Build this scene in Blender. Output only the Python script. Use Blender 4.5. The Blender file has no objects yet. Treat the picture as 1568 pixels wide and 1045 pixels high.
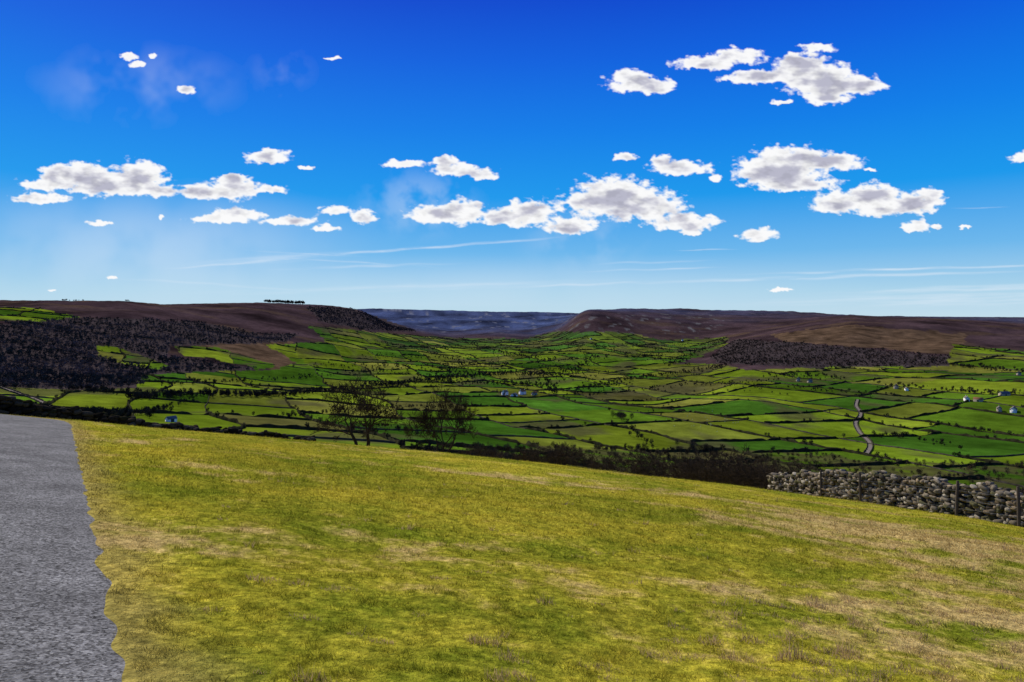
import bpy, math, random, bmesh
import numpy as np
from mathutils import Vector, Matrix
random.seed(7); rng=np.random.default_rng(7)
F=1045.0; CX=784.0; HY=485.0
sc=bpy.context.scene
# ------------------------------------------------------------ helpers
def ss(a,b,x):
    t=np.clip((x-a)/(b-a),0,1); return t*t*(3-2*t)
_perm=rng.permutation(512); _perm=np.concatenate([_perm,_perm]); _ga=rng.random(512)*2*np.pi
_gx=np.cos(_ga); _gy=np.sin(_ga)
def perlin(x,y,seed=0):
    x=np.asarray(x,float)+seed*17.37; y=np.asarray(y,float)+seed*5.11
    xi=np.floor(x).astype(np.int32); yi=np.floor(y).astype(np.int32); xf=x-xi; yf=y-yi
    def g(ix,iy,dx,dy):
        h=_perm[(_perm[ix&511]+iy)&511]; return _gx[h]*dx+_gy[h]*dy
    u=xf*xf*xf*(xf*(xf*6-15)+10); v=yf*yf*yf*(yf*(yf*6-15)+10)
    a=g(xi,yi,xf,yf); b=g(xi+1,yi,xf-1,yf); c=g(xi,yi+1,xf,yf-1); d=g(xi+1,yi+1,xf-1,yf-1)
    return (a*(1-u)+b*u)*(1-v)+(c*(1-u)+d*u)*v*1.0
def fbm(x,y,o=4,seed=0):
    s=0;a=1.0
    for i in range(o):
        s=s+a*perlin(x*2**i,y*2**i,seed+i*3); a*=0.5
    return s
def inpoly(px,py,poly):
    r=np.zeros(px.shape,bool); n=len(poly)
    for i in range(n):
        x1,y1=poly[i]; x2,y2=poly[(i+1)%n]
        if y1==y2: continue
        c=((y1>py)!=(y2>py))&(px<(x2-x1)*(py-y1)/(y2-y1)+x1)
        r^=c
    return r
def make_mesh(name,V,Fs,col=None,mat=None,smooth=False,parent=None,edges=False):
    V=np.asarray(V,np.float32); Fs=np.asarray(Fs,np.int32)
    me=bpy.data.meshes.new(name); k=Fs.shape[1]; n=len(Fs)
    me.vertices.add(len(V)); me.vertices.foreach_set('co',V.ravel())
    me.loops.add(n*k); me.loops.foreach_set('vertex_index',Fs.ravel())
    me.polygons.add(n); me.polygons.foreach_set('loop_start',np.arange(n,dtype=np.int32)*k)
    if smooth: me.polygons.foreach_set('use_smooth',np.ones(n,bool))
    me.update(calc_edges=True)
    if col is not None:
        at=me.attributes.new('Col','FLOAT_COLOR','POINT')
        col=np.asarray(col); c=np.ones((len(V),4),np.float32); c[:,:col.shape[1]]=col; at.data.foreach_set('color',c.ravel())
    if mat: me.materials.append(mat)
    ob=bpy.data.objects.new(name,me); sc.collection.objects.link(ob)
    if parent: ob.parent=parent
    return ob
# ------------------------------------------------------------ materials
def new_mat(name):
    m=bpy.data.materials.new(name); m.use_nodes=True; nt=m.node_tree
    b=nt.nodes['Principled BSDF']; b.inputs['Roughness'].default_value=0.9
    b.inputs['Specular IOR Level'].default_value=0.0
    return m,nt,b
def N(nt,t,**kw):
    n=nt.nodes.new(t)
    for k,v in kw.items(): setattr(n,k,v)
    return n
def noise(nt,vec,scale,detail=5,rough=0.6):
    n=N(nt,'ShaderNodeTexNoise'); n.inputs['Scale'].default_value=scale; n.inputs['Detail'].default_value=detail
    n.inputs['Roughness'].default_value=rough; nt.links.new(vec,n.inputs['Vector']); return n.outputs['Fac']
def mrange(nt,val,a,b,c,d):
    n=N(nt,'ShaderNodeMapRange'); nt.links.new(val,n.inputs[0])
    for i,v in enumerate((a,b,c,d)): n.inputs[i+1].default_value=v
    return n.outputs[0]
def mth(nt,op,a,b=None,c=None):
    n=N(nt,'ShaderNodeMath',operation=op)
    for i,v in enumerate((a,b,c)):
        if v is None: continue
        if isinstance(v,(int,float)): n.inputs[i].default_value=v
        else: nt.links.new(v,n.inputs[i])
    return n.outputs[0]
def colmul(nt,col,fac):
    n=N(nt,'ShaderNodeVectorMath',operation='SCALE'); nt.links.new(col,n.inputs[0]); nt.links.new(fac,n.inputs['Scale']); return n.outputs[0]
def attr_mat(name,scales,bump=None,translucent=0,rough=0.9):
    m,nt,b=new_mat(name)
    at=N(nt,'ShaderNodeAttribute',attribute_name='Col'); geo=N(nt,'ShaderNodeNewGeometry')
    f=None
    for s,a in scales:
        v=mrange(nt,noise(nt,geo.outputs['Position'],s,5,0.65),0.3,0.7,1-a,1+a)
        f=v if f is None else mth(nt,'MULTIPLY',f,v)
    c=at.outputs['Color']
    if f is not None: c=colmul(nt,c,f)
    nt.links.new(c,b.inputs['Base Color']); b.inputs['Roughness'].default_value=rough
    if bump:
        bn=N(nt,'ShaderNodeBump'); bn.inputs['Strength'].default_value=bump[1]; bn.inputs['Distance'].default_value=bump[2]
        nt.links.new(noise(nt,geo.outputs['Position'],bump[0],4,0.7),bn.inputs['Height']); nt.links.new(bn.outputs[0],b.inputs['Normal'])
    if translucent:
        tr=N(nt,'ShaderNodeBsdfTranslucent'); nt.links.new(c,tr.inputs['Color'])
        mx=N(nt,'ShaderNodeMixShader'); mx.inputs[0].default_value=translucent
        nt.links.new(b.outputs[0],mx.inputs[1]); nt.links.new(tr.outputs[0],mx.inputs[2])
        nt.links.new(mx.outputs[0],nt.nodes['Material Output'].inputs['Surface'])
    return m
M_ground=attr_mat('ground_turf',[(0.04,0.30),(1.3,0.12),(14,0.55)],bump=(9,0.8,0.06))
M_blade=attr_mat('grass_blades',[],translucent=0.5,rough=0.6)
M_tree=attr_mat('distant_tree_bark',[])
M_hedge=attr_mat('hedge',[(0.3,0.4)])
M_stone=attr_mat('gritstone',[(9,0.35),(40,0.25)],bump=(30,0.5,0.02))
def plain(name,c,rough=0.85,sc_=6,amp=0.25):
    m,nt,b=new_mat(name); tc=N(nt,'ShaderNodeTexCoord')
    f=mrange(nt,noise(nt,tc.outputs['Object'],sc_,5),0.3,0.7,1-amp,1+amp)
    rgb=N(nt,'ShaderNodeRGB'); rgb.outputs[0].default_value=(*c,1)
    nt.links.new(colmul(nt,rgb.outputs[0],f),b.inputs['Base Color']); b.inputs['Roughness'].default_value=rough
    return m
M_bark=plain('bare_bark',(0.045,0.032,0.02))
M_post=plain('weathered_wood',(0.09,0.07,0.05),sc_=20)
M_wire=plain('galvanised_wire',(0.12,0.12,0.12))
M_wallst=plain('house_stone',(0.38,0.31,0.22),sc_=1.5)
M_white=plain('whitewash',(0.82,0.77,0.68),sc_=1.0,amp=0.08)
M_slate=plain('slate_roof',(0.18,0.15,0.13),sc_=2)
M_pantile=plain('pantile_roof',(0.24,0.11,0.06),sc_=2)
M_blue=plain('blue_sheet_roof',(0.08,0.10,0.14),sc_=2)
M_glass=plain('window_glass',(0.02,0.025,0.03),0.2)
M_door=plain('door_paint',(0.05,0.08,0.06))
# ------------------------------------------------------------ road centre line
ctrl=[(8.7,-16)]+[(-2.19-0.66*(y-3.73)-1.46,y-0.96) for y in (0,6,12,18,24,27)]+[(-22.3,29.9),(-27.0,32.2),(-34,33.2),(-46,33)]
def catmull(P,n=8):
    P=[np.array(p,float) for p in P]; P=[2*P[0]-P[1]]+P+[2*P[-1]-P[-2]]; out=[]
    for i in range(1,len(P)-2):
        for k in range(n):
            t=k/n; p0,p1,p2,p3=P[i-1:i+3]
            out.append(0.5*((2*p1)+(-p0+p2)*t+(2*p0-5*p1+4*p2-p3)*t*t+(-p0+3*p1-3*p2+p3)*t**3))
    out.append(P[-2]); return np.array(out)
RC=catmull(ctrl,5)
def road_dist(x,y):
    x=np.asarray(x,float); y=np.asarray(y,float)
    D=np.full(x.shape,1e3); m=(np.hypot(x,y)<70)&(x<6+12*(y<4))
    if not m.any(): return D
    xs=x[m]; ys=y[m]; dd=np.full(xs.shape,1e6)
    for a,b in zip(RC[:-1],RC[1:]):
        ab=b-a; t=np.clip(((xs-a[0])*ab[0]+(ys-a[1])*ab[1])/(ab@ab),0,1)
        dd=np.minimum(dd,(xs-a[0]-t*ab[0])**2+(ys-a[1]-t*ab[1])**2)
    D[m]=np.sqrt(dd); return D
# ------------------------------------------------------------ terrain profile table
Cpx=[-500,0,200,400,550,700,850,1000,1150,1300,1450,1568,2100]
Cpy=[600,643,656,668,680,695,712,730,747,765,783,800,850]
rows=np.array([45,60,120,250,500,800,1100,1500,2000,2800,3600,4500,6000,8000,12000,22000.])
T={-500:[625,598,555,505,478,461,466,470,474,477,480,483],
0:[640,600,560,506,478,460,466,470,474,477,480,483],
200:[655,618,590,552,500,459,466,470,474,477,480,483],
400:[668,632,606,578,545,498,464,464,470,475,480,483],
500:[676,640,614,588,560,520,484,466,476,478,481,483],
550:[680,645,620,594,567,530,500,471,484,472,478,482],
600:[685,648,623,597,570,537,516,503,497,472,478,482],
700:[695,655,628,600,575,545,530,518,505,475,479,482],
760:[700,659,630,601,576,546,531,516,498,477,480,483],
820:[708,663,632,603,577,548,532,518,503,477,480,483],
862:[713,667,634,604,577,547,529,505,494,479,480,483],
882:[715,669,634,604,577,547,524,481,485,480,480,483],
897:[718,670,635,605,577,546,520,471,480,481,481,483],
915:[720,671,636,605,577,546,520,475,477,481,481,483],
960:[725,674,638,606,577,546,523,480,473,479,481,483],
1000:[730,676,640,607,577,546,525,487,472,477,481,483],
1080:[739,684,643,600,572,545,524,495,473,478,481,483],
1150:[745,688,642,590,558,516,512,494,475,480,481,483],
1300:[760,692,640,588,553,492,486,484,484,484,484,484],
1450:[772,692,636,582,542,500,490,489,488,487,486,485],
1568:[782,692,632,577,540,508,498,497,496,492,487,485],
2100:[800,700,630,575,540,520,510,505,498,492,488,485]}
cols=sorted(T); 
tab=np.zeros((len(cols),len(rows)))
for i,c in enumerate(cols):
    C=np.interp(c,Cpx,Cpy); tab[i]=[C+8,C+20,C+40,C+28]+T[c]
NU,ND=620,520
gu=np.linspace(-1.2,1.2,NU); gl=np.linspace(math.log(45),math.log(22000),ND)
gpx=gu*F+CX
A=np.array([np.interp(gpx,cols,tab[:,j]) for j in range(len(rows))]).T
G=np.array([np.interp(gl,np.log(rows),A[i]) for i in range(NU)])
def blur(G,s,ax):
    k=int(3*s); w=np.exp(-0.5*(np.arange(-k,k+1)/s)**2); w/=w.sum()
    pad=[(0,0),(0,0)]; pad[ax]=(k,k); Gp=np.pad(G,pad,mode='edge')
    return sum(w[i]*(Gp[i:i+G.shape[0],:] if ax==0 else Gp[:,i:i+G.shape[1]]) for i in range(2*k+1))
G=blur(G,4.5,1); G=blur(G,2.4,0)
G=(G-HY)/F
def tabval(u,d):
    a=np.clip((u+1.2)/2.4*(NU-1),0,NU-1.001); b=np.clip((np.log(np.maximum(d,1))-gl[0])/(gl[-1]-gl[0])*(ND-1),0,ND-1.001)
    i=a.astype(int); j=b.astype(int); fa=a-i; fb=b-j
    return (G[i,j]*(1-fa)+G[i+1,j]*fa)*(1-fb)+(G[i,j+1]*(1-fa)+G[i+1,j+1]*fa)*fb
def H(x,y,road=True):
    x=np.atleast_1d(np.asarray(x,float)); y=np.atleast_1d(np.asarray(y,float))
    r=np.hypot(x,y); az=np.arctan2(x,y); azc=np.clip(az,-math.radians(50),math.radians(50))
    d=r*np.cos(azc); u=np.tan(azc); out=np.zeros(x.shape)
    n=d<46
    if n.any():
        X_=x[n];Y_=y[n]
        zn=-1.6-0.17*Y_-0.108*X_+0.35*np.exp(-((X_-2)/14)**2)*ss(5,30,Y_)
        rd=road_dist(X_,Y_); off=ss(1.85,2.9,rd)
        zn=zn+off*(0.13*perlin(X_/5,Y_/5,1)+0.06*perlin(X_/1.5,Y_/1.1,2)+0.03*perlin(X_/.5,Y_/.42,3))
        if road: zn=zn-0.05*(1-ss(1.72,1.88,rd+0.10*perlin(X_/.5,Y_/.5,9)))
        out[n]=zn
    m=d>27
    if m.any():
        X_=x[m];Y_=y[m];dm=d[m]
        zt=-tabval(u[m],dm)*dm; amp=ss(90,600,dm)
        zt=zt+amp*(0.0085*np.minimum(dm,2600)*fbm(X_/360,Y_/430,3,5)*(1-.7*ss(2300,4000,dm))+np.minimum(0.0012*dm,4)*fbm(X_/70,Y_/70,3,6))
        zt=zt+22*ss(4800,5600,dm)*(1-ss(7200,8000,dm))*fbm(X_/420,Y_/900,3,12)
        wb=ss(math.radians(55),math.radians(110),np.abs(az[m]))
        zt=zt*(1-wb)+wb*(-1.6+0.12*np.minimum(r[m],400))
        w=ss(27,46,dm); out[m]=out[m]*(1-w)+zt*w
    return out
def proj(x,y,z):
    yy=np.maximum(y,1e-3); return CX+F*x/yy, HY-F*z/yy
_ds=np.exp(np.linspace(math.log(47),math.log(12000),900))
def locate(px,py):
    u=(px-CX)/F; x=u*_ds; z=H(x,_ds); p=HY-F*z/_ds
    i=int(np.argmax(p<=py)) if (p<=py).any() else len(p)-1
    if i>0:
        k=(p[i-1]-py)/(p[i-1]-p[i]+1e-9); dd=_ds[i-1]+k*(_ds[i]-_ds[i-1]); return float(u*dd),float(dd),float(H([u*dd],[dd])[0])
    return float(x[i]),float(_ds[i]),float(z[i])
# ------------------------------------------------------------ zones
PASTURE=[(-500,588),(0,592),(120,598),(205,594),(222,574),(300,570),(420,566),(452,556),(408,528),(500,524),(472,499),(560,508),(620,513),(700,518),(800,520),(850,508),(960,509),(1010,521),(1115,517),(1112,528),(1075,545),(1030,558),(1095,557),(1140,567),(1265,563),(1450,561),(1462,528),(1568,540),(2100,545),(2100,1200),(-500,1200)]
PATCH=[[(150,529),(205,540),(258,560),(240,567),(185,556),(150,545)],[(268,531),(330,532),(425,560),(395,566),(330,549),(280,545)],[(-100,470),(60,472),(122,486),(60,492),(-100,493)],[(1460,528),(1568,538),(1700,545),(1700,556),(1465,552)]]
WOOD=[[(-300,500),(0,497),(120,486),(300,493),(400,512),(455,512),(440,524),(330,528),(262,530),(250,545),(300,552),(400,566),(235,573),(215,592),(120,598),(-300,592)],
 [(1088,548),(1125,520),(1200,524),(1290,531),(1455,546),(1450,561),(1265,564),(1100,557)],
 [(470,470),(540,474),(610,496),(640,508),(560,506),(490,492)]]
BRACKEN=[[(300,520),(410,512),(450,525),(452,556),(420,566),(330,545),(300,535)],[(1180,512),(1300,498),(1480,512),(1470,545),(1300,530),(1200,524)]]
SCRUB=[[(640,684),(850,684),(980,690),(1180,690),(1290,698),(1380,706),(1600,714),(1650,800),(1450,800),(1180,760),(900,720),(640,700)]]
th=math.radians(24); Rm=np.array([[math.cos(th),-math.sin(th)],[math.sin(th),math.cos(th)]])
def Wp(s,t): return 95*perlin(s/520,t/520,31)+14*perlin(s/110,t/110,33), 95*perlin(s/520,t/520,37)+14*perlin(s/110,t/110,39)
def st2xy(s,t):
    wx,wy=Wp(s,t); return Rm[0,0]*s+Rm[0,1]*t+wx, Rm[1,0]*s+Rm[1,1]*t+wy
def xy2st(x,y):
    s=Rm[0,0]*x+Rm[1,0]*y; t=Rm[0,1]*x+Rm[1,1]*y; 
    for _ in range(5):
        wx,wy=Wp(s,t); a=x-wx; b=y-wy
        s=Rm[0,0]*a+Rm[1,0]*b; t=Rm[0,1]*a+Rm[1,1]*b
    return s,t
SE=np.cumsum(np.concatenate([[-7000],rng.uniform(50,190,120)]))
TE=[np.cumsum(np.concatenate([[-3000-rng.uniform(0,200)],rng.uniform(70,250,100)])) for _ in SE]
FC=np.array([(0.115,0.165,0.009),(0.070,0.125,0.008),(0.038,0.095,0.008),(0.145,0.185,0.012),(0.120,0.138,0.015),(0.050,0.112,0.008),(0.160,0.160,0.024),(0.095,0.090,0.022)])
fieldrand=rng.choice(len(FC),(len(SE)+2,140),p=[.21,.17,.15,.12,.14,.12,.05,.04]); fieldbri=rng.uniform(0.62,1.2,(len(SE)+2,140))
def field_color(x,y):
    s,t=xy2st(x,y); i=np.clip(np.searchsorted(SE,s)-1,0,len(SE)-2); j=np.zeros_like(i)
    for k in np.unique(i):
        m=i==k; j[m]=np.clip(np.searchsorted(TE[k],t[m])-1,0,98)
    c=FC[fieldrand[i,j]]*fieldbri[i,j][:,None]
    c=c*np.clip(1+0.6*fbm(x/160,y/160,3,51),.4,1.7)[:,None]
    rough=ss(.15,.42,fbm(x/150,y/260,4,57))[:,None]*.8
    c=c*(1-rough)+np.array([.062,.056,.022])*rough
    c=c*(1+0.05*np.sin(s/4.5+2*perlin(s/60,t/60)))[:,None]
    return c
def near_color(x,y):
    d=np.hypot(x,y); f4=1-.75*ss(7,20,d)
    n1=fbm(x/4.5,y/3.4,4,61); n2=fbm(x/1.0,y/.8,4,67); n3=fbm(x/8,y/4.5,4,71); n4=fbm(x/.16,y/.14,3,73)*f4
    green=np.array([0.175,0.195,0.014]); yel=np.array([0.43,0.345,0.032]); straw=np.array([0.50,0.345,0.135])
    a=np.clip(0.53+0.75*n1+0.5*n2+.35*n4,0,1)[:,None]
    c=green*(1-a)+yel*a
    dry=ss(0.02,0.62,n3*.8+0.65*n2+.3*n4+0.48*ss(0,8,x)*(1-ss(14,28,y))-0.12)[:,None]*0.85
    c=c*(1-dry)+straw*dry
    rd=road_dist(x,y); v=(1-ss(1.8,2.6,rd+.3*n2))[:,None]*0.6
    c=c*(1-v)+np.array([0.33,0.23,0.08])*v
    return c*np.clip(1+.4*n4,.5,1.5)[:,None]
# ------------------------------------------------------------ terrain mesh
rr=np.concatenate([np.exp(np.linspace(math.log(0.4),math.log(3.2),40))[:-1],np.exp(np.linspace(math.log(3.2),math.log(40),260))[:-1],np.exp(np.linspace(math.log(40),math.log(350),45))[:-1],
   np.exp(np.linspace(math.log(350),math.log(7500),330))[:-1],np.exp(np.linspace(math.log(7500),math.log(21000),14))])
aa=np.concatenate([np.linspace(-40,40,1020),np.linspace(40,320,110)[1:-1]])*math.pi/180
NA,NR=len(aa),len(rr)
RR,AA=np.meshgrid(rr,aa,indexing='ij'); X=(RR*np.sin(AA)).ravel(); Y=(RR*np.cos(AA)).ravel()
Z=H(X,Y)
PX,PY=proj(X,np.where(Y>1,Y,1),Z); PX=np.where(Y>1,PX,np.where(X>0,2000,-400)); 
col=np.zeros((len(X),3))
near=np.hypot(X,Y)<75
fr=~near; xs,ys=X[fr],Y[fr]
moor=np.array([0.044,0.0265,0.028])*np.clip(1+1.0*fbm(xs/260,ys/260,5,81),.3,2)[:,None]
n=ss(0.1,0.5,fbm(xs/500,ys/180,4,83))[:,None]*.8; moor=moor*(1-n)+np.array([0.074,0.046,0.028])*n
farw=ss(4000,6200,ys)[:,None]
haze_moor=np.array([0.040,0.054,0.110])*np.clip(1+1.2*fbm(xs/300,ys/500,5,87),.3,2)[:,None]  # far moor: aerial haze painted as blue into the ground colour
sp=ss(0.34,0.55,fbm(xs/120,ys/300,4,89))[:,None]; haze_moor=haze_moor*(1-sp)+np.array([0.13,0.135,0.17])*sp
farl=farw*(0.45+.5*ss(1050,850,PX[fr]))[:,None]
col[fr]=moor*(1-farl)+haze_moor*farl
jx=PX+9*perlin(X/70,Y/70,91); jy=PY+3.0*perlin(X/60,Y/60,93)
for P_ in BRACKEN:
    m=inpoly(jx,jy,P_)&(Y>300); q=X[m]; col[m]=np.array([0.082,0.050,0.029])*np.clip(1+0.9*fbm(q/60,Y[m]/60,4,97),.3,2)[:,None]
for P_ in WOOD:
    m=inpoly(jx,jy,P_)&(Y>300); col[m]=np.array([0.046,0.034,0.033])*(1+0.5*fbm(X[m]/40,Y[m]/40,3,98))[:,None]
m=(inpoly(jx,jy,PASTURE))
for P_ in PATCH: m|=inpoly(jx,jy,P_)
m=m&(~near)&(Y>0)
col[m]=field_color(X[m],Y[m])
haze_w=(0.40*ss(2200,5000,Y[m]))[:,None]
col[m]=col[m]*(1-haze_w)+np.array([0.040,0.058,0.042])*haze_w  # distant pasture fades into haze painted in its base colour
for P_ in SCRUB:
    m=inpoly(jx,jy+4*perlin(X/25,Y/25,95),P_)&(Y>150); k=(.8*ss(-.3,.1,fbm(X[m]/45,Y[m]/45,3,99)))[:,None]; col[m]=col[m]*(1-k)+np.array([0.060,0.050,0.020])*k
back=(Y<=0)&~near; col[back]=np.array([0.12,0.12,0.02])
col[near]=near_color(X[near],Y[near])
crag=(Y>3000)&(PX>850)&(PX<1110)&(PY<512)&(PY>480)
sp=ss(0.25,0.6,fbm(X[crag]/60,Y[crag]/120,4,101))[:,None]*.7; col[crag]=col[crag]*(1-sp)+np.array([0.13,0.125,0.12])*sp
col=np.clip(col,0.002,0.9)
V=np.stack([X,Y,Z],1)
ii,jj=np.meshgrid(np.arange(NR-1),np.arange(NA),indexing='ij'); j2=(jj+1)%NA
Q=np.stack([ii*NA+jj,(ii+1)*NA+jj,(ii+1)*NA+j2,ii*NA+j2],-1).reshape(-1,4)[:,::-1]
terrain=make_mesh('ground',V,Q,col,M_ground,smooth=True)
# ------------------------------------------------------------ road
M_road,nt,b=new_mat('asphalt'); geo=N(nt,'ShaderNodeNewGeometry')
vo=N(nt,'ShaderNodeTexVoronoi'); vo.inputs['Scale'].default_value=60; nt.links.new(geo.outputs['Position'],vo.inputs['Vector'])
bw=N(nt,'ShaderNodeSeparateColor'); nt.links.new(vo.outputs['Color'],bw.inputs[0])
f1=mrange(nt,bw.outputs[0],0,1,0.35,1.75); f2=mrange(nt,noise(nt,geo.outputs['Position'],1.2,5),0.3,0.7,0.75,1.25)
f3=mrange(nt,noise(nt,geo.outputs['Position'],14,6,.8),0.35,0.65,0.65,1.35)
rgb=N(nt,'ShaderNodeRGB'); rgb.outputs[0].default_value=(0.150,0.142,0.134,1)
nt.links.new(colmul(nt,rgb.outputs[0],mth(nt,'MULTIPLY',mth(nt,'MULTIPLY',f1,f2),f3)),b.inputs['Base Color']); b.inputs['Roughness'].default_value=0.75
bn=N(nt,'ShaderNodeBump'); bn.inputs['Strength'].default_value=0.7; bn.inputs['Distance'].default_value=0.01
nt.links.new(vo.outputs['Distance'],bn.inputs['Height']); nt.links.new(bn.outputs[0],b.inputs['Normal'])
def ribbon(name,P,w,mat,lift,col=None,nw=8,edge=0.0,parent=None):
    P=np.asarray(P,float); t=np.gradient(P,axis=0); t/=np.linalg.norm(t,axis=1)[:,None]; nrm=np.stack([t[:,1],-t[:,0]],1)
    k=np.linspace(-1,1,nw); wj=w*(1+edge*np.array([fbm(P[:,0]*1.7,P[:,1]*1.7,3,3),fbm(P[:,0]*1.7,P[:,1]*1.7,3,8)])*2)
    W=np.where(k[None,:]<0,wj[0][:,None],wj[1][:,None])*k[None,:]
    XY=P[:,None,:]+nrm[:,None,:]*W[:,:,None]
    x=XY[...,0].ravel(); y=XY[...,1].ravel(); z=H(x,y,road=False)+lift
    i,j=np.meshgrid(np.arange(len(P)-1),np.arange(nw-1),indexing='ij'); 
    q=np.stack([i*nw+j,i*nw+j+1,(i+1)*nw+j+1,(i+1)*nw+j],-1).reshape(-1,4)
    c=None if col is None else np.tile(np.array(col),(len(x),1))
    return make_mesh(name,np.stack([x,y,z],1),q,c,mat,smooth=True,parent=parent)
def resample(P,step):
    P=np.asarray(P,float); L=np.concatenate([[0],np.cumsum(np.linalg.norm(np.diff(P,axis=0),axis=1))]); s=np.arange(0,L[-1],step)
    return np.stack([np.interp(s,L,P[:,0]),np.interp(s,L,P[:,1])],1)
ribbon('road',resample(RC,0.1),1.95,M_road,-0.016,edge=0.0,nw=15)
M_lane=attr_mat('lane_surface',[(0.2,0.3)])
LANES=[[(1313,612),(1311,622),(1318,634),(1310,648),(1316,662),(1332,680),(1326,697)],[(-20,588),(20,600),(55,612),(75,622)]]
LXY=[]
for pts,w in zip(LANES,(2.3,2.2)):
    P=[locate(*p)[:2] for p in pts]; P=resample(catmull(P,6),5); LXY.append(P); ribbon('country_lane',P,w,M_lane,0.35,(0.17,0.14,0.12),nw=4)
# ------------------------------------------------------------ foreground grass blades
nb=620000
d=3.2*(38/3.2)**(rng.random(nb)**0.9); u=rng.uniform(-0.80,0.80,nb); x=u*d; y=d
keep=road_dist(x,y)+0.14*fbm(x/.3,y/.3,2,14)>1.84; x=x[keep];y=y[keep];d=d[keep]; nb=len(x)
z=H(x,y)-0.006
tn=ss(0.0,0.5,fbm(x/0.30,y/0.24,3,121)); 
h=rng.uniform(0.010,0.024,nb)*(1+2.0*tn)*np.clip(d/9,0.9,1.6); w=0.0019*np.clip(d/4,1,4)*rng.uniform(.7,1.4,nb)
th_=rng.random(nb)*2*np.pi; ln=rng.uniform(0.3,1.6,nb)*h; ld=rng.random(nb)*2*np.pi
tus=[]
for _ in range(420):
    dd=3.6*(30/3.6)**random.random(); uu=random.uniform(-0.45,0.8); 
    if random.random()<0.30+0.6*max(0,uu): tus.append((uu*dd,dd,random.uniform(.03,.09)))
tus+= [((1000-CX)/F*4.6,4.6,.10),((920-CX)/F*4.9,4.9,.09),((1400-CX)/F*5.0,5.0,.11),((1500-CX)/F*4.9,4.9,.10)]
for _ in range(120): uu=random.gauss(.50,.15); dd=random.gauss(6.6,1.2); tus.append((uu*dd,max(4.4,dd),random.uniform(.04,.10)))
dead=np.zeros(nb,bool)
for a,b_,r_ in tus:
    mm=np.where((np.abs(x-a)<2*r_)&(np.abs(y-b_)<r_))[0]; q=((x[mm]-a)/(1.8*r_))**2+((y[mm]-b_)/r_)**2; mm=mm[q<rng.uniform(.3,1.2,len(q))]
    h[mm]*=1.7; dead[mm[rng.random(len(mm))<0.7]]=True
P0=np.stack([x-np.cos(th_)*w,y-np.sin(th_)*w,z],1); P1=np.stack([x+np.cos(th_)*w,y+np.sin(th_)*w,z],1)
P2=np.stack([x+np.cos(ld)*ln,y+np.sin(ld)*ln,z+h],1)
c=near_color(x,y)*rng.uniform(0.5,1.75,nb)[:,None]
c[dead]=np.array([0.55,0.37,0.19])*rng.uniform(.5,1.4,dead.sum())[:,None]
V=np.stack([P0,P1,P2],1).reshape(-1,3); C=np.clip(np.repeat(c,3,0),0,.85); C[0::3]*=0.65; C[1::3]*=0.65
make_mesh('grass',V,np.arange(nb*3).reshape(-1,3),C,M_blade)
# ------------------------------------------------------------ dry stone walls
bm=bmesh.new(); bmesh.ops.create_icosphere(bm,subdivisions=2,radius=1); SV=np.array([v.co[:] for v in bm.verts]); SF=np.array([[v.index for v in f.verts] for f in bm.faces]); bm.free()
SV=np.sign(SV)*np.abs(SV)**0.55; SV/=np.abs(SV).max()
def stone_wall(name,pts,hs,sl=0.30,sh=0.15,thick=0.5,bright=1.0,rub=0.05):
    P=resample(pts,0.05); n_=len(P); Hs=np.interp(np.linspace(0,1,n_),np.linspace(0,1,len(hs)),hs)
    t=np.gradient(P,axis=0); t/=np.linalg.norm(t,axis=1)[:,None]
    L=n_*0.05; VV=[];CC=[];
    gz=H(P[:,0],P[:,1])
    for side in (-1,0,1):
        zc=0.0
        for course in range(int(max(hs)/sh)+3):
            s=random.uniform(0,.2)
            while s<L-0.1:
                l=random.uniform(.45,1.6)*sl; i=min(n_-1,int((s+l/2)/0.05)); top=Hs[i]+0.10*math.sin(s*2.1)+0.06*math.sin(s*5.3)
                hh=random.uniform(.6,1.5)*sh; zz=zc+random.uniform(-.04,.04)
                if zz+hh*0.5>top or (side==0 and zz<top-2.2*sh): s+=l; continue
                taper=1-0.3*zz/max(top,.3)
                nx,ny=t[i,1],-t[i,0]; o=side*thick*0.5*taper+random.uniform(-rub,rub)
                dz=np.array([l*0.5,random.uniform(.7,1.2)*sl*0.45,hh*0.56])
                v=SV*dz*(1+rng.normal(0,.09,SV.shape)); an=math.atan2(t[i,1],t[i,0])+random.uniform(-.25,.25); tl=random.uniform(-.35,.35)
                ca,sa=math.cos(tl),math.sin(tl); v=np.stack([v[:,0]*ca-v[:,2]*sa,v[:,1],v[:,0]*sa+v[:,2]*ca],1)
                ca,sa=math.cos(an),math.sin(an); v=np.stack([v[:,0]*ca-v[:,1]*sa,v[:,0]*sa+v[:,1]*ca,v[:,2]],1)
                v+=np.array([P[i,0]+nx*o,P[i,1]+ny*o,gz[i]+zz+hh*.4]); VV.append(v)
                base=random.choice([(0.26,0.21,0.14),(0.19,0.155,0.11),(0.40,0.34,0.25),(0.09,0.075,0.055),(0.28,0.21,0.13),(0.14,0.125,0.06)])
                CC.append(np.tile(np.array(base)*bright*random.uniform(.55,1.3),(len(SV),1))); s+=l*0.97
            zc+=sh*0.9
    k=len(VV); FF=(SF[None]+np.arange(k)[:,None,None]*len(SV)).reshape(-1,3)
    return make_mesh(name,np.concatenate(VV),FF,np.concatenate(CC),M_stone,smooth=False)
stone_wall('dry_stone_wall',[(21.5,18),(19.7,25.5),(18.3,32),(17.1,37.5),(16.4,43)],[1.15,1.2,1.5,1.5,1.25],sl=.26,sh=.13,rub=0.10,bright=.8)
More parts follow.
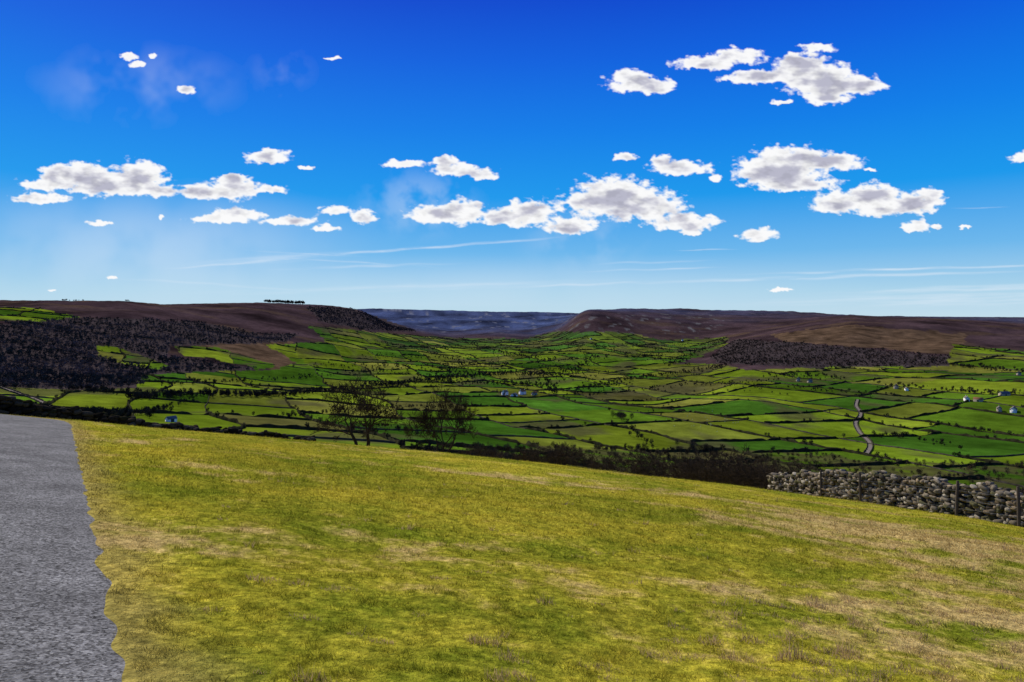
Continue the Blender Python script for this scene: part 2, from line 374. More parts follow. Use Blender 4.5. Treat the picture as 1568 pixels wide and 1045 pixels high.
stone_wall('dry_stone_wall',[(-46,36.6),(-32,36.4),(-27.6,37),(-23.9,42),(-14.8,50.5)],[0.95,0.95,1.0,0.75,0.7],sl=0.45,sh=0.2,bright=0.15)
fe=bpy.data.objects.new('wire_fence',None); sc.collection.objects.link(fe)
def tube(P0,P1,R0,R1,ns=6):
    P0=np.asarray(P0,float);P1=np.asarray(P1,float);R0=np.asarray(R0,float);R1=np.asarray(R1,float)
    dd=P1-P0; L=np.linalg.norm(dd,axis=1,keepdims=True)+1e-9; dd/=L
    ref=np.where(np.abs(dd[:,2:3])>0.9,np.array([[1.,0,0]]),np.array([[0,0,1.]])); a=np.cross(dd,ref); a/=np.linalg.norm(a,axis=1,keepdims=True); b=np.cross(dd,a)
    an=np.arange(ns)/ns*2*np.pi; n=len(P0)
    ring=a[:,None,:]*np.cos(an)[None,:,None]+b[:,None,:]*np.sin(an)[None,:,None]
    V=np.concatenate([P0[:,None]+ring*R0[:,None,None],P1[:,None]+ring*R1[:,None,None]],1).reshape(-1,3)
    k=np.arange(ns); q=np.stack([k,(k+1)%ns,ns+(k+1)%ns,ns+k],1); Q=(q[None]+np.arange(n)[:,None,None]*2*ns).reshape(-1,4)
    return V,Q
pp=[]
for px_ in (1258,1318,1465,1560,1650):
    lo=np.array([20.9,18.0]); hi=np.array([15.5,43.0]); best=min(np.linspace(0,1,400),key=lambda k:abs(CX+F*(lo[0]+(hi[0]-lo[0])*k)/(lo[1]+(hi[1]-lo[1])*k)-px_))
    p=lo+(hi-lo)*best; pp.append((p[0],p[1],float(H(p[0:1],p[1:2])[0])))
pp=np.array(pp)
V,Q=tube(pp-[0,0,.3],pp+np.array([[random.uniform(-.06,.06),random.uniform(-.06,.06),1.5] for _ in pp]),[.065]*len(pp),[.055]*len(pp),8)
cap=np.array([[i*16+8+k for k in (0,2,4,6)] for i in range(len(pp))]); make_mesh('posts',V,np.concatenate([Q,cap]),None,M_post,parent=fe)
W0=[];W1=[]
for a,b_ in zip(pp[:-1],pp[1:]):
    for hz in (.35,.7,1.08):
        W0.append(a+[0,0,hz]);W1.append(b_+[0,0,hz])
V,Q=tube(W0,W1,[.006]*len(W0),[.006]*len(W0),4); make_mesh('wires',V,Q,None,M_wire,parent=fe)
# ------------------------------------------------------------ bare trees
def bare_tree_mesh(name,h,spread,stems,levels,seed,rad=0.12,fine=0.014,up=.03,width=None,first=.30,lean=.45):
    r=random.Random(seed); S=[]
    def go(p,d,l,ra,lv):
        n=3; q=p
        for k in range(n):
            d=(d+Vector((r.gauss(0,.17),r.gauss(0,.17),r.gauss(0,.10)+up))).normalized(); q2=q+d*(l/n); r2=max(fine,ra*(1-.30/n*(k+1)))
            S.append((q,q2,max(fine,ra*(1-.30/n*k)),r2)); q=q2
            if lv>0 and k>0 and r.random()<.6 and lv<levels:
                dd=(d+Vector((r.gauss(0,.7),r.gauss(0,.7),r.gauss(.05,.35)))).normalized(); go(q,dd,l*r.uniform(.45,.7),r2*.55,lv-1)
        if lv>0:
            for _ in range(2 if r.random()<.5 else 3):
                dd=(d+Vector((r.gauss(0,.5)*spread,r.gauss(0,.5)*spread,r.gauss(0,.25)))).normalized()
                go(q,dd,l*r.uniform(.62,.85)*(1.0 if lv<levels else 1.05),r2*r.uniform(.6,.78),lv-1)
    for s in range(stems):
        a=s/stems*6.28+r.uniform(-.4,.4); d=Vector((math.cos(a)*lean*spread,math.sin(a)*lean*spread,1)).normalized()
        go(Vector((math.cos(a)*.10,math.sin(a)*.10,-.3)),d,h*first,rad*r.uniform(.8,1),levels)
    A_=np.array([[*s[0],*s[1]] for s in S]); 
    zmax=np.percentile(A_[:,5],99); k=h/zmax; A_=A_*k
    if width:
        kx=width/(np.percentile(A_[:,3],97)-np.percentile(A_[:,3],3)); A_[:,[0,3]]*=kx; A_[:,[1,4]]*=kx
        A_[:,[0,3]]-=np.median(A_[:,3])*ss(0,.8,A_[:,[2,5]])*.6
    V,Q=tube(A_[:,:3],A_[:,3:],[s[2] for s in S],[s[3] for s in S],4)
    return make_mesh(name,V,Q,None,M_bark,smooth=True)
def gz_(px,d): x=(px-CX)/F*d; return float(H(np.array([x]),np.array([float(d)]))[0])
def plant(ob,px,d,rot=0,scale=1,zoff=0):
    ob.location=((px-CX)/F*d,d,gz_(px,d)+zoff); ob.rotation_euler[2]=rot; ob.scale=(scale,)*3; return ob
def topfix(px,d,top): return -(top-HY)/F*d - gz_(px,d)
plant(bare_tree_mesh('bare_tree',topfix(550,42,588),1.25,2,6,5,rad=.14,fine=.0085,width=122/F*42,first=.24,lean=.3),556,42)
plant(bare_tree_mesh('bare_tree',topfix(675,43,602),1.05,4,6,11,rad=.08,fine=.006,width=95/F*43,first=.26),675,43)
sh=bare_tree_mesh('bare_shrub',2.6,1.3,9,4,21,rad=.05,fine=.013,width=4.6)
plant(sh,1140,50,0,topfix(1140,50,700)/2.6)
for px_,dd_,top in ((1178,54,710),(1100,52,706),(1030,56,700),(845,50,680),(1065,60,704),(825,52,686),(870,50,688),(960,58,690),(735,52,684),(1160,48,716),(1115,56,696),(990,54,712),(1215,52,716),(1235,50,722)):
    o=bpy.data.objects.new('bare_shrub',sh.data); sc.collection.objects.link(o); plant(o,px_,dd_,random.random()*6,topfix(px_,dd_,top)/2.6)
# ------------------------------------------------------------ distant trees as merged masses
def tree_template(nt_,seed,sl=.16,wd=.03,crown=(.30,.38,.60)):
    r=np.random.default_rng(seed); k=nt_
    v=r.normal(size=(k,3)); v/=np.linalg.norm(v,axis=1,keepdims=True); rad=r.random(k)**(1/2.2)
    c=v*rad[:,None]*np.array([crown[0],crown[0],crown[1]])+[0,0,crown[2]]
    out=(c-[0,0,.3]); out/=np.linalg.norm(out,axis=1,keepdims=True); out+=r.normal(0,.35,(k,3))
    sd=np.cross(out,r.normal(size=(k,3))); sd/=np.linalg.norm(sd,axis=1,keepdims=True)
    w=wd*r.uniform(.6,1.6,k)[:,None]; l=sl*r.uniform(.6,1.3,k)[:,None]
    T_=np.stack([c-sd*w-out*l*.4,c+sd*w-out*l*.4,c+out*l*.6],1)
    tr=np.array([[[-.02,0,-.1],[.02,0,-.1],[0,0,.7]],[[0,-.02,-.1],[0,.02,-.1],[0,0,.7]]])
    return np.concatenate([T_,tr])
TB=[tree_template(80,i,.19,.036) for i in range(5)]
TD=[tree_template(80,i+20,.16,.06,(.34,.40,.55)) for i in range(4)]
TW=[tree_template(30,i+40,.26,.07,(.38,.40,.55)) for i in range(5)]
TN=[tree_template(240,i+60,.22,.012,(.36,.42,.54)) for i in range(6)]
def scatter(name,pts,hts,cols_,temps,wid=(.85,1.25)):
    n=len(pts); pts=np.asarray(pts); hts=np.asarray(hts); VV=[];CC=[]
    which=rng.integers(0,len(temps),n)
    for k,T_ in enumerate(temps):
        m=np.where(which==k)[0]
        if len(m)==0: continue
        a=rng.random(len(m))*2*np.pi; ca,sa=np.cos(a)[:,None,None],np.sin(a)[:,None,None]; w=rng.uniform(*wid,len(m))[:,None,None]*hts[m][:,None,None]
        x=(T_[None,:,:,0]*ca-T_[None,:,:,1]*sa)*w+pts[m,0][:,None,None]; y=(T_[None,:,:,0]*sa+T_[None,:,:,1]*ca)*w+pts[m,1][:,None,None]
        z=T_[None,:,:,2]*hts[m][:,None,None]+pts[m,2][:,None,None]
        VV.append(np.stack([x,y,z],-1).reshape(-1,3)); CC.append(np.repeat(np.asarray(cols_)[m],T_.shape[0]*3,0))
    V=np.concatenate(VV); return make_mesh(name,V,np.arange(len(V)).reshape(-1,3),np.concatenate(CC),M_tree)
def bark_cols(n,base=(0.05,0.036,0.03),var=.4): return np.array(base)*rng.uniform(1-var,1+var,(n,1))*rng.uniform(.9,1.1,(n,3))
def fill_zone(polys,n,dmin,dmax,umin,umax):
    d=dmin+(dmax-dmin)*rng.random(n); u=rng.uniform(umin,umax,n); x=u*d; z=H(x,d); px,py=proj(x,d,z)
    px=px+8*perlin(x/60,d/60,7); py=py+3*perlin(x/50,d/50,8)
    m=np.zeros(n,bool)
    for P_ in polys: m|=inpoly(px,py,P_)
    for P_ in PATCH: m&=~inpoly(px,py,P_)
    return np.stack([x,d,z],1)[m]
def clump(p,base,alt,s=120):
    k=ss(-.2,.3,fbm(p[:,0]/s,p[:,1]/s,3,151))[:,None]; return (np.array(base)*k+np.array(alt)*(1-k))*rng.uniform(.6,1.4,(len(p),1))
p=fill_zone([WOOD[0]],30000,750,3200,-0.95,-0.2)
scatter('distant_woodland',p,rng.uniform(4.5,9,len(p)),clump(p,(0.105,0.072,0.064),(0.036,0.034,0.028)),TW)
p=fill_zone([WOOD[1]],13000,1300,3000,.26,.68)
scatter('distant_woodland',p,rng.uniform(4,8,len(p)),clump(p,(0.085,0.050,0.034),(0.034,0.027,0.018)),TW)
p=fill_zone([WOOD[2]],7000,3000,5000,-.32,-.1); scatter('distant_woodland',p,rng.uniform(6,11,len(p)),clump(p,(0.040,0.032,0.038),(0.018,0.02,0.022)),TW)
p=fill_zone(SCRUB,7000,150,760,-.2,.85); k=fbm(p[:,0]/38,p[:,1]/38,3,161)>-.02; p=p[k]; p=p[:1900]
scatter('valley_scrub',p,rng.uniform(1.5,6.5,len(p))*(.5+.5*ss(200,450,p[:,1])),bark_cols(len(p),(0.070,0.050,0.028),.5),TN)
LINES=[([(190,612),(300,606),(430,606),(520,598),(600,590)],380,9.5),([(600,590),(700,578),(780,572),(850,577),(900,556)],420,9),([(640,585),(740,588),(850,592)],160,9),
([(700,520),(760,540),(840,552),(930,548)],200,10),([(880,600),(960,582),(1040,572),(1120,560)],200,9),([(0,620),(120,640),(230,636),(300,612)],150,8),
([(1110,520),(1060,545),(1020,560)],110,10),([(930,628),(950,640),(975,665),(1000,690)],24,8),([(1330,668),(1400,672),(1480,690)],20,7),
([(1180,576),(1265,578),(1300,582)],60,8),([(1340,588),(1420,596),(1520,604),(1568,604)],80,8),([(1460,560),(1568,570)],90,8),([(500,650),(600,655),(650,670)],40,6),([(835,582),(850,604)],40,11),
([(750,520),(850,530),(1000,528),(1100,530)],170,9),([(560,520),(650,538),(720,560)],120,8),([(100,598),(220,604)],60,8),([(430,640),(560,628),(700,624)],90,6),([(250,590),(420,582),(560,570),(700,566)],160,7),([(480,560),(620,562),(760,556)],130,8),([(860,608),(940,602),(1060,590),(1190,584)],100,7),
([(560,545),(700,550),(830,545)],130,8),([(900,530),(980,545),(1060,560)],120,8),([(860,520),(900,545),(880,575)],120,8),([(1060,590),(1200,594),(1330,604)],60,6),([(640,535),(760,532),(860,538)],110,9)]
pts=[];hts=[]
for L,n_,hh in LINES:
    Lp=resample(L,1.0)
    for _ in range(n_):
        q=Lp[random.randrange(len(Lp))]; x,y,z=locate(q[0]+random.gauss(0,4),q[1]+random.gauss(0,1.7)); pts.append((x,y,z)); hts.append(hh*random.uniform(.4,1.15))
for cx,cy,rx,ry,n_,hh in ((690,575,60,10,120,9),(860,570,50,14,160,8),(1010,540,60,12,120,9),(790,590,34,2,24,9),(1225,574,40,3,26,8),(1500,602,50,4,26,8),(160,636,40,4,50,7),(740,560,60,8,120,8),(600,590,40,5,70,8),(930,590,40,6,50,8),(520,600,60,6,80,7)):
    for _ in range(n_):
        x,y,z=locate(cx+random.gauss(0,rx*.5),cy+random.gauss(0,ry*.5)); pts.append((x,y,z)); hts.append(hh*random.uniform(.5,1.1))
scatter('distant_trees',pts,hts,bark_cols(len(pts),(0.042,0.033,0.022)),TB+TD)
pts=[];hts=[]
for cx,cy,rx,ry,n_,hh in ((950,640,14,4,9,13),(1060,690,30,6,14,9),(1390,668,50,6,22,6),(1500,660,24,4,8,8),(975,690,14,4,8,8),(860,600,10,3,4,10),(1130,600,80,8,16,7),(1020,625,60,10,12,5)):
    for _ in range(n_):
        x,y,z=locate(cx+random.gauss(0,rx*.5),cy+random.gauss(0,ry*.5)); pts.append((x,y,z)); hts.append(hh*random.uniform(.5,1.1))
scatter('valley_trees',pts,hts,bark_cols(len(pts),(0.045,0.036,0.022)),TN)
pts=[];hts=[]
def skyline(px):
    u=(px-CX)/F; x=u*_ds; z=H(x,_ds); p=HY-F*z/_ds; m=_ds<5200; i=np.argmin(np.where(m,p,1e9)); return x[i],_ds[i],z[i]
for a,b_,n_,hh in ((404,466,90,26),(95,128,14,9),(192,203,5,9)):
    for _ in range(n_):
        x,y,z=skyline(random.uniform(a,b_)); pts.append((x,y,z-1)); hts.append(hh*random.uniform(.6,1.1))
scatter('hilltop_pines',pts,hts,bark_cols(len(pts),(0.014,0.018,0.015)),TD)
# ------------------------------------------------------------ hedgerows / field walls (batched)
Sl=[];Tl=[];Rl=[];Kl=[];Pl=[]; rid=0
def add_line(s,t):
    global rid
    x0=Rm[0,0]*s+Rm[0,1]*t; y0=Rm[1,0]*s+Rm[1,1]*t
    ok=(y0>0)&(y0<5800)&(np.abs(x0)<0.95*y0+150)
    if ok.sum()<4: return
    wall=random.random()<.35
    Sl.append(s[ok]);Tl.append(t[ok]);n_=int(ok.sum());Rl.append(np.full(n_,rid));Kl.append(np.full(n_,wall)); Pl.append(np.full(n_,0.01 if wall else random.choice([.05,.12,.28]))); rid+=1
for i in range(len(SE)-1):
    t=np.arange(-2500,8500,5.0)
    for t0 in range(0,len(t),60):
        if random.random()<.92: add_line(np.full(len(t[t0:t0+61]),SE[i]),t[t0:t0+61])
    for T_ in TE[i]:
        if random.random()<.92: s=np.arange(SE[i],SE[i+1]+2,5.0); add_line(s,np.full(len(s),T_))
s=np.concatenate(Sl);t=np.concatenate(Tl);R_=np.concatenate(Rl);K_=np.concatenate(Kl);Pr=np.concatenate(Pl)
x,y=st2xy(s,t); z=H(x,y); px,py=proj(x,y,z); g=inpoly(px,py,PASTURE)
for P_ in PATCH: g|=inpoly(px,py,P_)
ok=g&(y>110)&(y<5600)&(np.abs(x)<.9*y)
far=ss(1500,4000,y)
hh=np.where(K_,1.3,2.3)*(1+.5*rng.random(len(x)))*(1+0.35*far)
hh*=np.where((~K_)&(fbm(s/30,t/30,2,141)>.30),.2,1)*np.where(K_,1,1+.8*np.clip(fbm(s/25,t/25,2,143),-.3,1))
w=np.where(K_,0.5,1.4)*(1+0.5*far)*rng.uniform(.8,1.2,len(x))
same=np.zeros(len(x),bool); same[:-1]=(R_[:-1]==R_[1:])
tx=np.gradient(x);ty=np.gradient(y); tx[1:-1]=np.where(same[1:-1],x[2:]-x[1:-1],x[1:-1]-x[:-2]); ty[1:-1]=np.where(same[1:-1],y[2:]-y[1:-1],y[1:-1]-y[:-2])
L=np.hypot(tx,ty)+1e-6;nx,ny=ty/L,-tx/L
jit=rng.uniform(-.35,.35,len(x))
V=np.stack([np.stack([x-nx*w,y-ny*w,z-.8],1),np.stack([x-nx*w*.6,y-ny*w*.6,z+hh],1),np.stack([x+nx*w*.6,y+ny*w*.6,z+hh*(.95+jit*.3)],1),np.stack([x+nx*w,y+ny*w,z-.8],1)],1).reshape(-1,3)
i=np.where(ok[:-1]&ok[1:]&same[:-1])[0]
HF=np.concatenate([np.stack([i*4+k,(i+1)*4+k,(i+1)*4+k+1,i*4+k+1],1) for k in range(3)])
base=np.where(K_[:,None],np.array([0.05,0.043,0.03]),np.array([0.026,0.025,0.012]))*rng.uniform(.6,1.4,(len(x),1))
make_mesh('hedgerows',V,HF,np.repeat(base,4,0),M_hedge)
tm=ok&(rng.random(len(x))<Pr)
tp=np.stack([x,y,z],1)[tm]; scatter('hedgerow_trees',tp,rng.uniform(2.5,8,len(tp)),bark_cols(len(tp),(0.040,0.032,0.02)),TD[:2]+TB[:3])
for P in LXY:
    tt=np.gradient(P,axis=0); tt/=np.linalg.norm(tt,axis=1)[:,None]
    for sg in (-1,1):
        q=P+np.stack([tt[:,1],-tt[:,0]],1)*3.2*sg; zz=H(q[:,0],q[:,1]); n_=len(q); o=np.stack([tt[:,1],-tt[:,0]],1)*.4
        hgt=1.3*rng.uniform(.7,1.6,n_)
        V=np.stack([np.c_[q-o,zz-.5],np.c_[q-o*.6,zz+hgt],np.c_[q+o*.6,zz+hgt],np.c_[q+o,zz-.5]],1).reshape(-1,3); i=np.arange(n_-1)
        make_mesh('lane_wall',V,np.concatenate([np.stack([i*4+k,(i+1)*4+k,(i+1)*4+k+1,i*4+k+1],1) for k in range(3)]),np.tile([.05,.042,.03],(len(V),1)),M_hedge)
# ------------------------------------------------------------ farm buildings
def box(name,mat,parent,cx,cy,cz,sx,sy,sz):
    v=np.array([[a,b_,c] for a in(-1,1) for b_ in(-1,1) for c in(-1,1)],float)*[sx/2,sy/2,sz/2]+[cx,cy,cz]
    f=[[0,1,3,2],[4,6,7,5],[0,4,5,1],[2,3,7,6],[0,2,6,4],[1,5,7,3]]
    return make_mesh(name,v,f,None,mat,parent=parent)
def house(name,px,py,L=13,W=7,Ht=4.8,rot=0.0,wall=None,roof=None,barn=False):
    x,y,z=locate(px,py); e=bpy.data.objects.new(name,None); sc.collection.objects.link(e); e.location=(x,y,z+.1); e.rotation_euler[2]=rot
    wall=wall or M_wallst; roof=roof or M_slate; rh=W*.42
    v=np.array([[-L/2,-W/2,-2],[L/2,-W/2,-2],[L/2,W/2,-2],[-L/2,W/2,-2],[-L/2,-W/2,Ht],[L/2,-W/2,Ht],[L/2,W/2,Ht],[-L/2,W/2,Ht],[-L/2,0,Ht+rh],[L/2,0,Ht+rh]])
    make_mesh('walls',v,[[0,1,5,4],[2,3,7,6],[1,2,6,5],[3,0,4,7],[4,5,9,8],[6,7,8,9]],None,wall,parent=e)
    g=make_mesh('gables',v,[[5,6,9],[7,4,8]],None,wall,parent=e)
    o=.35; k=rh/(W/2); rv=[]
    for sgn in(-1,1):
        for xx in(-L/2-o,L/2+o):
            for yy,zz in((sgn*(W/2+o),Ht-o*k),(0,Ht+rh)):
                rv+=[(xx,yy,zz+.08),(xx,yy,zz+.26)]
    f=[]
    for b0 in(0,8):
        f+=[[b0+1,b0+3,b0+7,b0+5],[b0,b0+4,b0+6,b0+2],[b0,b0+1,b0+5,b0+4],[b0,b0+2,b0+3,b0+1],[b0+4,b0+5,b0+7,b0+6]]
    make_mesh('roof',rv,f,None,roof,parent=e)
    if not barn:
        for sx in(-1,1): box('chimney',wall,e,sx*(L/2-.6),0,Ht+rh+.5,.8,.9,1.5)
        for i in range(4):
            xx=-L/2+L*(i+.5)/4
            for zz in(1.3,3.6):
                if i==1 and zz<2: box('door',M_door,e,xx,-W/2-.03,1.0,.95,.1,2.1)
                else: box('window',M_glass,e,xx,-W/2-.03,zz,.95,.08,1.15)
    else:
        box('barn_door',M_door,e,0,-W/2-.03,1.4,3,.1,3.0)
        box('window',M_glass,e,L*.3,-W/2-.03,2.6,.8,.08,.8)
for a in (('farmhouse',773,605,17,8,6.0,1.15,M_white,M_slate),('farmhouse',800,604,15,8,5.8,.9,M_white,M_pantile),('stone_barn',787,608,20,8,4,1.2,M_white,M_slate,True),('stone_barn',818,605,16,7,4,1.1,M_wallst,M_pantile,True),
 ('farmhouse',1372,595,14,7,5,.9,M_wallst,M_pantile),('stone_barn',1388,598,12,6,3.6,1.2,M_white,M_slate,True),
 ('farmhouse',1480,614,12,7,5,1.2,M_white,M_slate),('stone_barn',1498,615,14,7,4,-.8,M_wallst,M_pantile,True),
 ('farmhouse',1530,630,13,7,5,1.0,M_wallst,M_slate),('stone_barn',1552,631,22,9,4.5,.9,M_white,M_slate,True),('stone_barn',1538,606,18,8,4,.1,M_wallst,M_blue,True),
 ('farmhouse',1222,584,12,7,5,1.0,M_wallst,M_slate),('stone_barn',1240,586,14,7,4,.8,M_wallst,M_slate,True),
 ('stone_barn',262,646,8,4.5,2.6,1.0,M_white,M_blue,True),('farmhouse',1045,522,13,7,5,1.0,M_white,M_slate),('farmhouse',905,520,13,7,5,.9,M_white,M_slate),('farmhouse',1560,575,12,7,5,.7,M_wallst,M_pantile)):
    house(*a)
# ------------------------------------------------------------ sheep in the dale
bm=bmesh.new(); bmesh.ops.create_icosphere(bm,subdivisions=1,radius=1); IV=np.array([v.co[:] for v in bm.verts]); IF=np.array([[v.index for v in f.verts] for f in bm.faces]); bm.free()
VV=[];CC=[]
for i in range(34):
    x,y,z=locate(1085+random.gauss(0,28),646+random.gauss(0,7)); a=random.random()*6.28
    parts=[((0,0,.72),(.55,.28,.30),(.62,.60,.52)),((.62,0,.85),(.18,.11,.14),(.1,.09,.08))]+[((sx,sy,.25),(.06,.06,.28),(.1,.09,.08)) for sx in(-.35,.35) for sy in(-.14,.14)]
    for c0,s0,cc in parts:
        v=IV*np.array(s0)+c0; v=v*1.2; v=np.stack([v[:,0]*math.cos(a)-v[:,1]*math.sin(a),v[:,0]*math.sin(a)+v[:,1]*math.cos(a),v[:,2]],1)+[x,y,z]; VV.append(v); CC.append(np.tile(cc,(len(IV),1)))
make_mesh('sheep_flock',np.concatenate(VV),(IF[None]+np.arange(len(VV))[:,None,None]*len(IV)).reshape(-1,3),np.concatenate(CC),M_tree,smooth=True)
# ------------------------------------------------------------ clouds: emissive sheet on the sky vault, 25 km out, shading painted in
CL=[(75,284,38,10),(95,272,30,17),(130,268,34,17),(165,284,55,18),(213,272,36,22),(235,292,34,12),(62,305,38,8),(320,296,48,11),(360,290,34,15),(360,273,22,6),(415,291,24,6),(413,242,30,11),(471,257,9,4),(335,336,40,7),(362,330,34,10),(442,340,38,7),(512,324,22,9),(556,333,18,10),(498,350,20,5),
(620,251,30,7),(700,262,36,9),(680,248,16,8),(742,268,20,8),(668,331,40,14),(705,326,32,18),(780,336,42,14),(808,328,40,18),(875,348,34,12),(915,310,50,24),(945,300,48,24),(985,318,58,24),(1050,342,48,12),(1058,356,15,7),(1160,361,26,10),
(1185,266,52,22),(1210,250,60,22),(1268,250,48,13),(1215,282,60,12),(1290,312,46,16),(1340,304,38,20),(1345,322,36,10),(1400,316,34,16),(1425,302,22,12),(1403,349,18,9),(1435,347,8,4),(1042,259,42,10),(1013,246,15,9),(957,242,17,6),(1098,274,10,6),
(985,132,46,13),(960,118,26,10),(1080,98,44,10),(1130,88,38,12),(1170,120,58,10),(1225,104,36,20),(1255,125,52,26),(1310,132,42,15),(1265,150,30,12),(1252,74,24,7),(1195,156,14,4),(198,88,12,5),(210,99,9,3.5),(234,88,7,3.5),(288,138,11,6),(512,90,12,2.2),(1562,242,14,8),(152,343,18,4),(173,427,9,2.5),(1332,262,8,3),(1195,444,18,2.5),(245,332,5,4),(78,444,8,2),(1478,348,9,3)]
cw=np.arange(-90,1680,1.25); ch=np.arange(30,474,1.15); GX,GY=np.meshgrid(cw,ch)
dx=7*fbm(GX/30,GY/22,4,201)+3.2*fbm(GX/8,GY/6,2,203); dy=5*fbm(GX/30,GY/22,4,205)+2.0*fbm(GX/8,GY/6,2,207)
sx_=GX+dx; sy_=GY+dy; Dm=np.full(GX.shape,9.0)
for cx,cy,rx,ry in CL:
    yy=(sy_-cy); q=np.sqrt(((sx_-cx)/(rx*1.17))**2+(np.where(yy>0,yy*1.35,yy)/(ry*1.26))**2)
    hs=np.clip(.4-np.abs(Dm-q),0,None)/.4; Dm=np.minimum(Dm,q)-hs*hs*.4*.25
bil=np.abs(perlin(GX/22,GY/17,211))+.5*np.abs(perlin(GX/10,GY/8,213))+.3*np.abs(perlin(GX/5,GY/4.5,215))
fine=fbm(GX/17,GY/9,5,217)
dens=1-Dm+.38*(.42-bil)+.38*fine
al=ss(-.05,.32,dens)*.99
solid=blur(blur(np.clip(1.05-Dm,0,1),5,0),6,1)
k1=fbm(GX/48,GY/22,4,221)
grey=ss(.34,.82,solid+.60*k1+.12*fine)*.95  # cloud self-shading, with the lobes below, painted into vertex colour
lobes=ss(-.1,.35,fbm(GX/22,GY/13,4,225))*.13*ss(.15,.6,solid)
ccol=np.array([.97,.97,.975])[None,None]*(1-grey[...,None])+np.array([.46,.46,.57])*grey[...,None]; ccol=ccol*(1-lobes[...,None])
veil=np.zeros(GX.shape)
def streak(slope,L):
    global veil
    V_=GY+slope*(GX-CX); nz=.45+.8*fbm(GX/120,V_/5,4,231+int(slope*100)); nz=np.clip(nz,.1,1)
    for cx,cy,rx,ry,a in L:
        c0=cy+slope*(cx-CX); q=np.sqrt(((GX-cx)/rx)**2+((V_-c0+3*perlin(GX/90,GX/90,7))/ry)**2); veil=np.maximum(veil,a*(1-ss(.05,1,q))*nz)
streak(.075,[(620,382,300,3.2,.95),(470,394,220,3,.7),(350,405,130,2.5,.6),(760,371,150,3,.6),(420,396,170,9,.35)])
streak(.03,[(1250,425,400,4,.8),(1400,412,320,3,.85),(1000,402,110,2.5,.45),(560,408,180,3,.5),(900,436,250,3,.5),(1480,457,340,22,.5),(1080,383,60,1.6,.6),(1000,413,130,2,.6),(1500,442,300,8,.65),(640,440,420,8,.3),(1330,460,260,10,.35),(1500,318,60,1.5,.35)])
streak(-.06,[(460,388,120,2.2,.55),(540,402,160,2.2,.55),(330,436,200,3,.35)])
def haze(cx,cy,rx,ry,a,sc_,lo=-.35):
    global veil
    q=np.sqrt(((GX-cx)/rx)**2+((GY-cy)/ry)**2); veil=1-(1-veil)*(1-a*(1-ss(0,1,q))*ss(lo,.45,fbm(GX/sc_,GY/sc_,4,241+sc_)))
haze(210,130,200,80,.18,90); haze(640,310,120,70,.28,45); haze(890,370,120,60,.2,60); haze(220,380,420,120,.36,130,-1.2); haze(430,110,70,50,.08,50); haze(760,440,700,60,.2,200,-1.5)
veil=veil*ss(-90,-60,GX)*(1-ss(1640,1680,GX))*(ss(30,50,GY))*(1-ss(466,474,GY))
tot=al+veil*(1-al); cc=(ccol*al[...,None]+np.array([.80,.87,.95])*(veil*(1-al))[...,None])/np.maximum(tot,1e-4)[...,None]
DIR=np.stack([(GX-CX)/F,np.ones_like(GX),(HY-GY)/F],-1); DIR/=np.linalg.norm(DIR,axis=-1,keepdims=True); VV=(DIR*25000).reshape(-1,3)
nyy,nxx=GX.shape; tf=tot.ravel(); ii,jj=np.meshgrid(np.arange(nyy-1),np.arange(nxx-1),indexing='ij'); q=np.stack([ii*nxx+jj,ii*nxx+jj+1,(ii+1)*nxx+jj+1,(ii+1)*nxx+jj],-1).reshape(-1,4)
q=q[(tf[q].max(1)>.006)]; used=np.unique(q); rem=np.zeros(len(tf),int); rem[used]=np.arange(len(used))
C4=np.concatenate([cc.reshape(-1,3)[used],tf[used][:,None]],1)
M_cloud=bpy.data.materials.new('cloud_emission'); M_cloud.use_nodes=True; nt=M_cloud.node_tree; nt.nodes.clear()
o=N(nt,'ShaderNodeOutputMaterial'); at=N(nt,'ShaderNodeAttribute',attribute_name='Col'); em=N(nt,'ShaderNodeEmission'); tr=N(nt,'ShaderNodeBsdfTransparent'); mx=N(nt,'ShaderNodeMixShader')  # emission stands in for sunlight on the clouds
nt.links.new(at.outputs['Color'],em.inputs[0]); nt.links.new(at.outputs['Alpha'],mx.inputs[0]); nt.links.new(tr.outputs[0],mx.inputs[1]); nt.links.new(em.outputs[0],mx.inputs[2]); nt.links.new(mx.outputs[0],o.inputs[0])
M_cloud.cycles.emission_sampling='NONE'
make_mesh('clouds',VV[used],rem[q],C4,M_cloud,smooth=True)
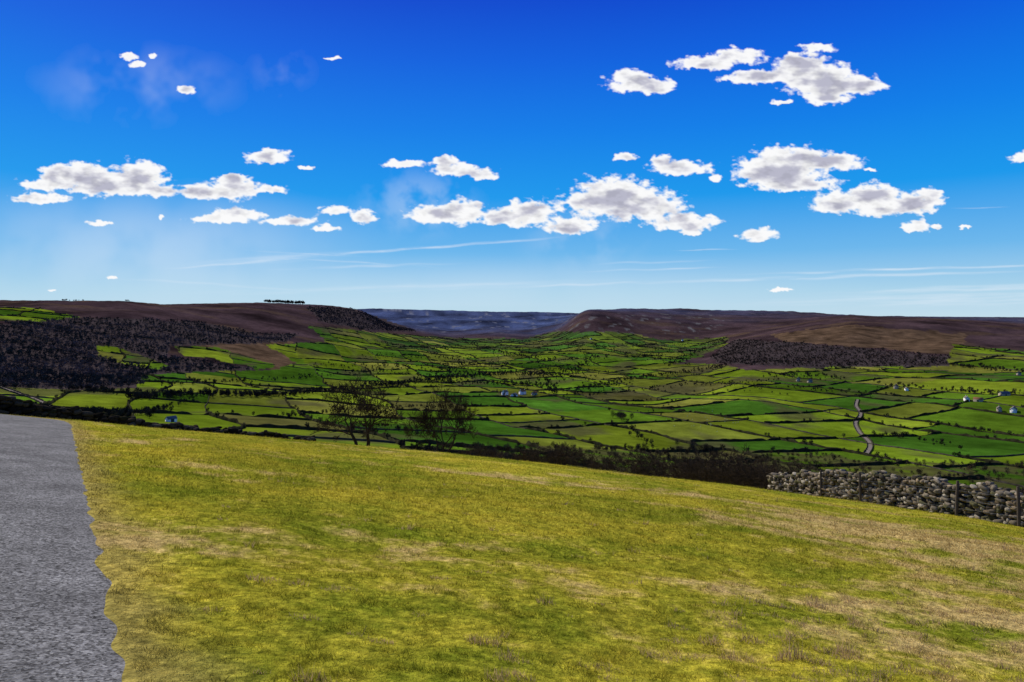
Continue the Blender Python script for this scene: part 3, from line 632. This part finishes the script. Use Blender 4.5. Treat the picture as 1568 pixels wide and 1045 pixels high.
# ------------------------------------------------------------ world sky
SAZ=math.radians(-34); SEL=math.radians(40)
w=bpy.data.worlds.new('World'); sc.world=w; w.use_nodes=True; nt=w.node_tree; nt.nodes.clear()
out=N(nt,'ShaderNodeOutputWorld'); sky=N(nt,'ShaderNodeTexSky',sky_type='NISHITA'); sky.sun_disc=False; sky.sun_elevation=SEL; sky.sun_rotation=SAZ; sky.altitude=300; sky.dust_density=0.4; sky.ozone_density=3
bg1=N(nt,'ShaderNodeBackground'); bg1.inputs[1].default_value=0.07; nt.links.new(sky.outputs[0],bg1.inputs[0])
tc=N(nt,'ShaderNodeTexCoord'); sep=N(nt,'ShaderNodeSeparateXYZ'); nt.links.new(tc.outputs['Generated'],sep.inputs[0])
ramp=N(nt,'ShaderNodeValToRGB'); el=ramp.color_ramp
stops=[(0.0,(.55,.74,.86)),(.035,(.40,.66,.85)),(.09,(.15,.48,.86)),(.17,(.004,.32,.86)),(.26,(0,.21,.83)),(.35,(0,.12,.75)),(.42,(0,.065,.64)),(.50,(.0,.06,.55)),(.7,(.10,.2,.5)),(1.0,(.22,.32,.55))]
while len(el.elements)<len(stops): el.elements.new(.5)
for e_,(p_,c_) in zip(el.elements,stops): e_.position=p_; e_.color=(*c_,1)
nt.links.new(sep.outputs[2],ramp.inputs[0])
bg2=N(nt,'ShaderNodeBackground'); nt.links.new(ramp.outputs[0],bg2.inputs[0])
mix1=N(nt,'ShaderNodeMixShader'); mix1.inputs[0].default_value=.95; nt.links.new(bg1.outputs[0],mix1.inputs[1]); nt.links.new(bg2.outputs[0],mix1.inputs[2])
nt.links.new(mix1.outputs[0],out.inputs[0])
w.cycles.sampling_method='MANUAL'; w.cycles.sample_map_resolution=512
# ------------------------------------------------------------ sun
sl=bpy.data.lights.new('sun','SUN'); sl.energy=4.9; sl.angle=math.radians(.5); sl.color=(1,.95,.84); so=bpy.data.objects.new('sun',sl); sc.collection.objects.link(so)
sd=Vector((math.sin(SAZ)*math.cos(SEL),math.cos(SAZ)*math.cos(SEL),math.sin(SEL))); so.rotation_euler=(-sd).to_track_quat('-Z','Y').to_euler(); so.location=(-20,20,60)
# ------------------------------------------------------------ camera
cd=bpy.data.cameras.new('camera'); cam=bpy.data.objects.new('camera',cd); sc.collection.objects.link(cam); sc.camera=cam
cam.location=(0,0,0); cam.rotation_euler=(math.radians(90),0,0); cd.sensor_width=36; cd.lens=24*1045/1045.33; cd.shift_y=(HY-522.5)/1568; cd.clip_start=.1; cd.clip_end=60000
sc.view_settings.view_transform='Standard'; sc.view_settings.look='None'; sc.view_settings.exposure=0
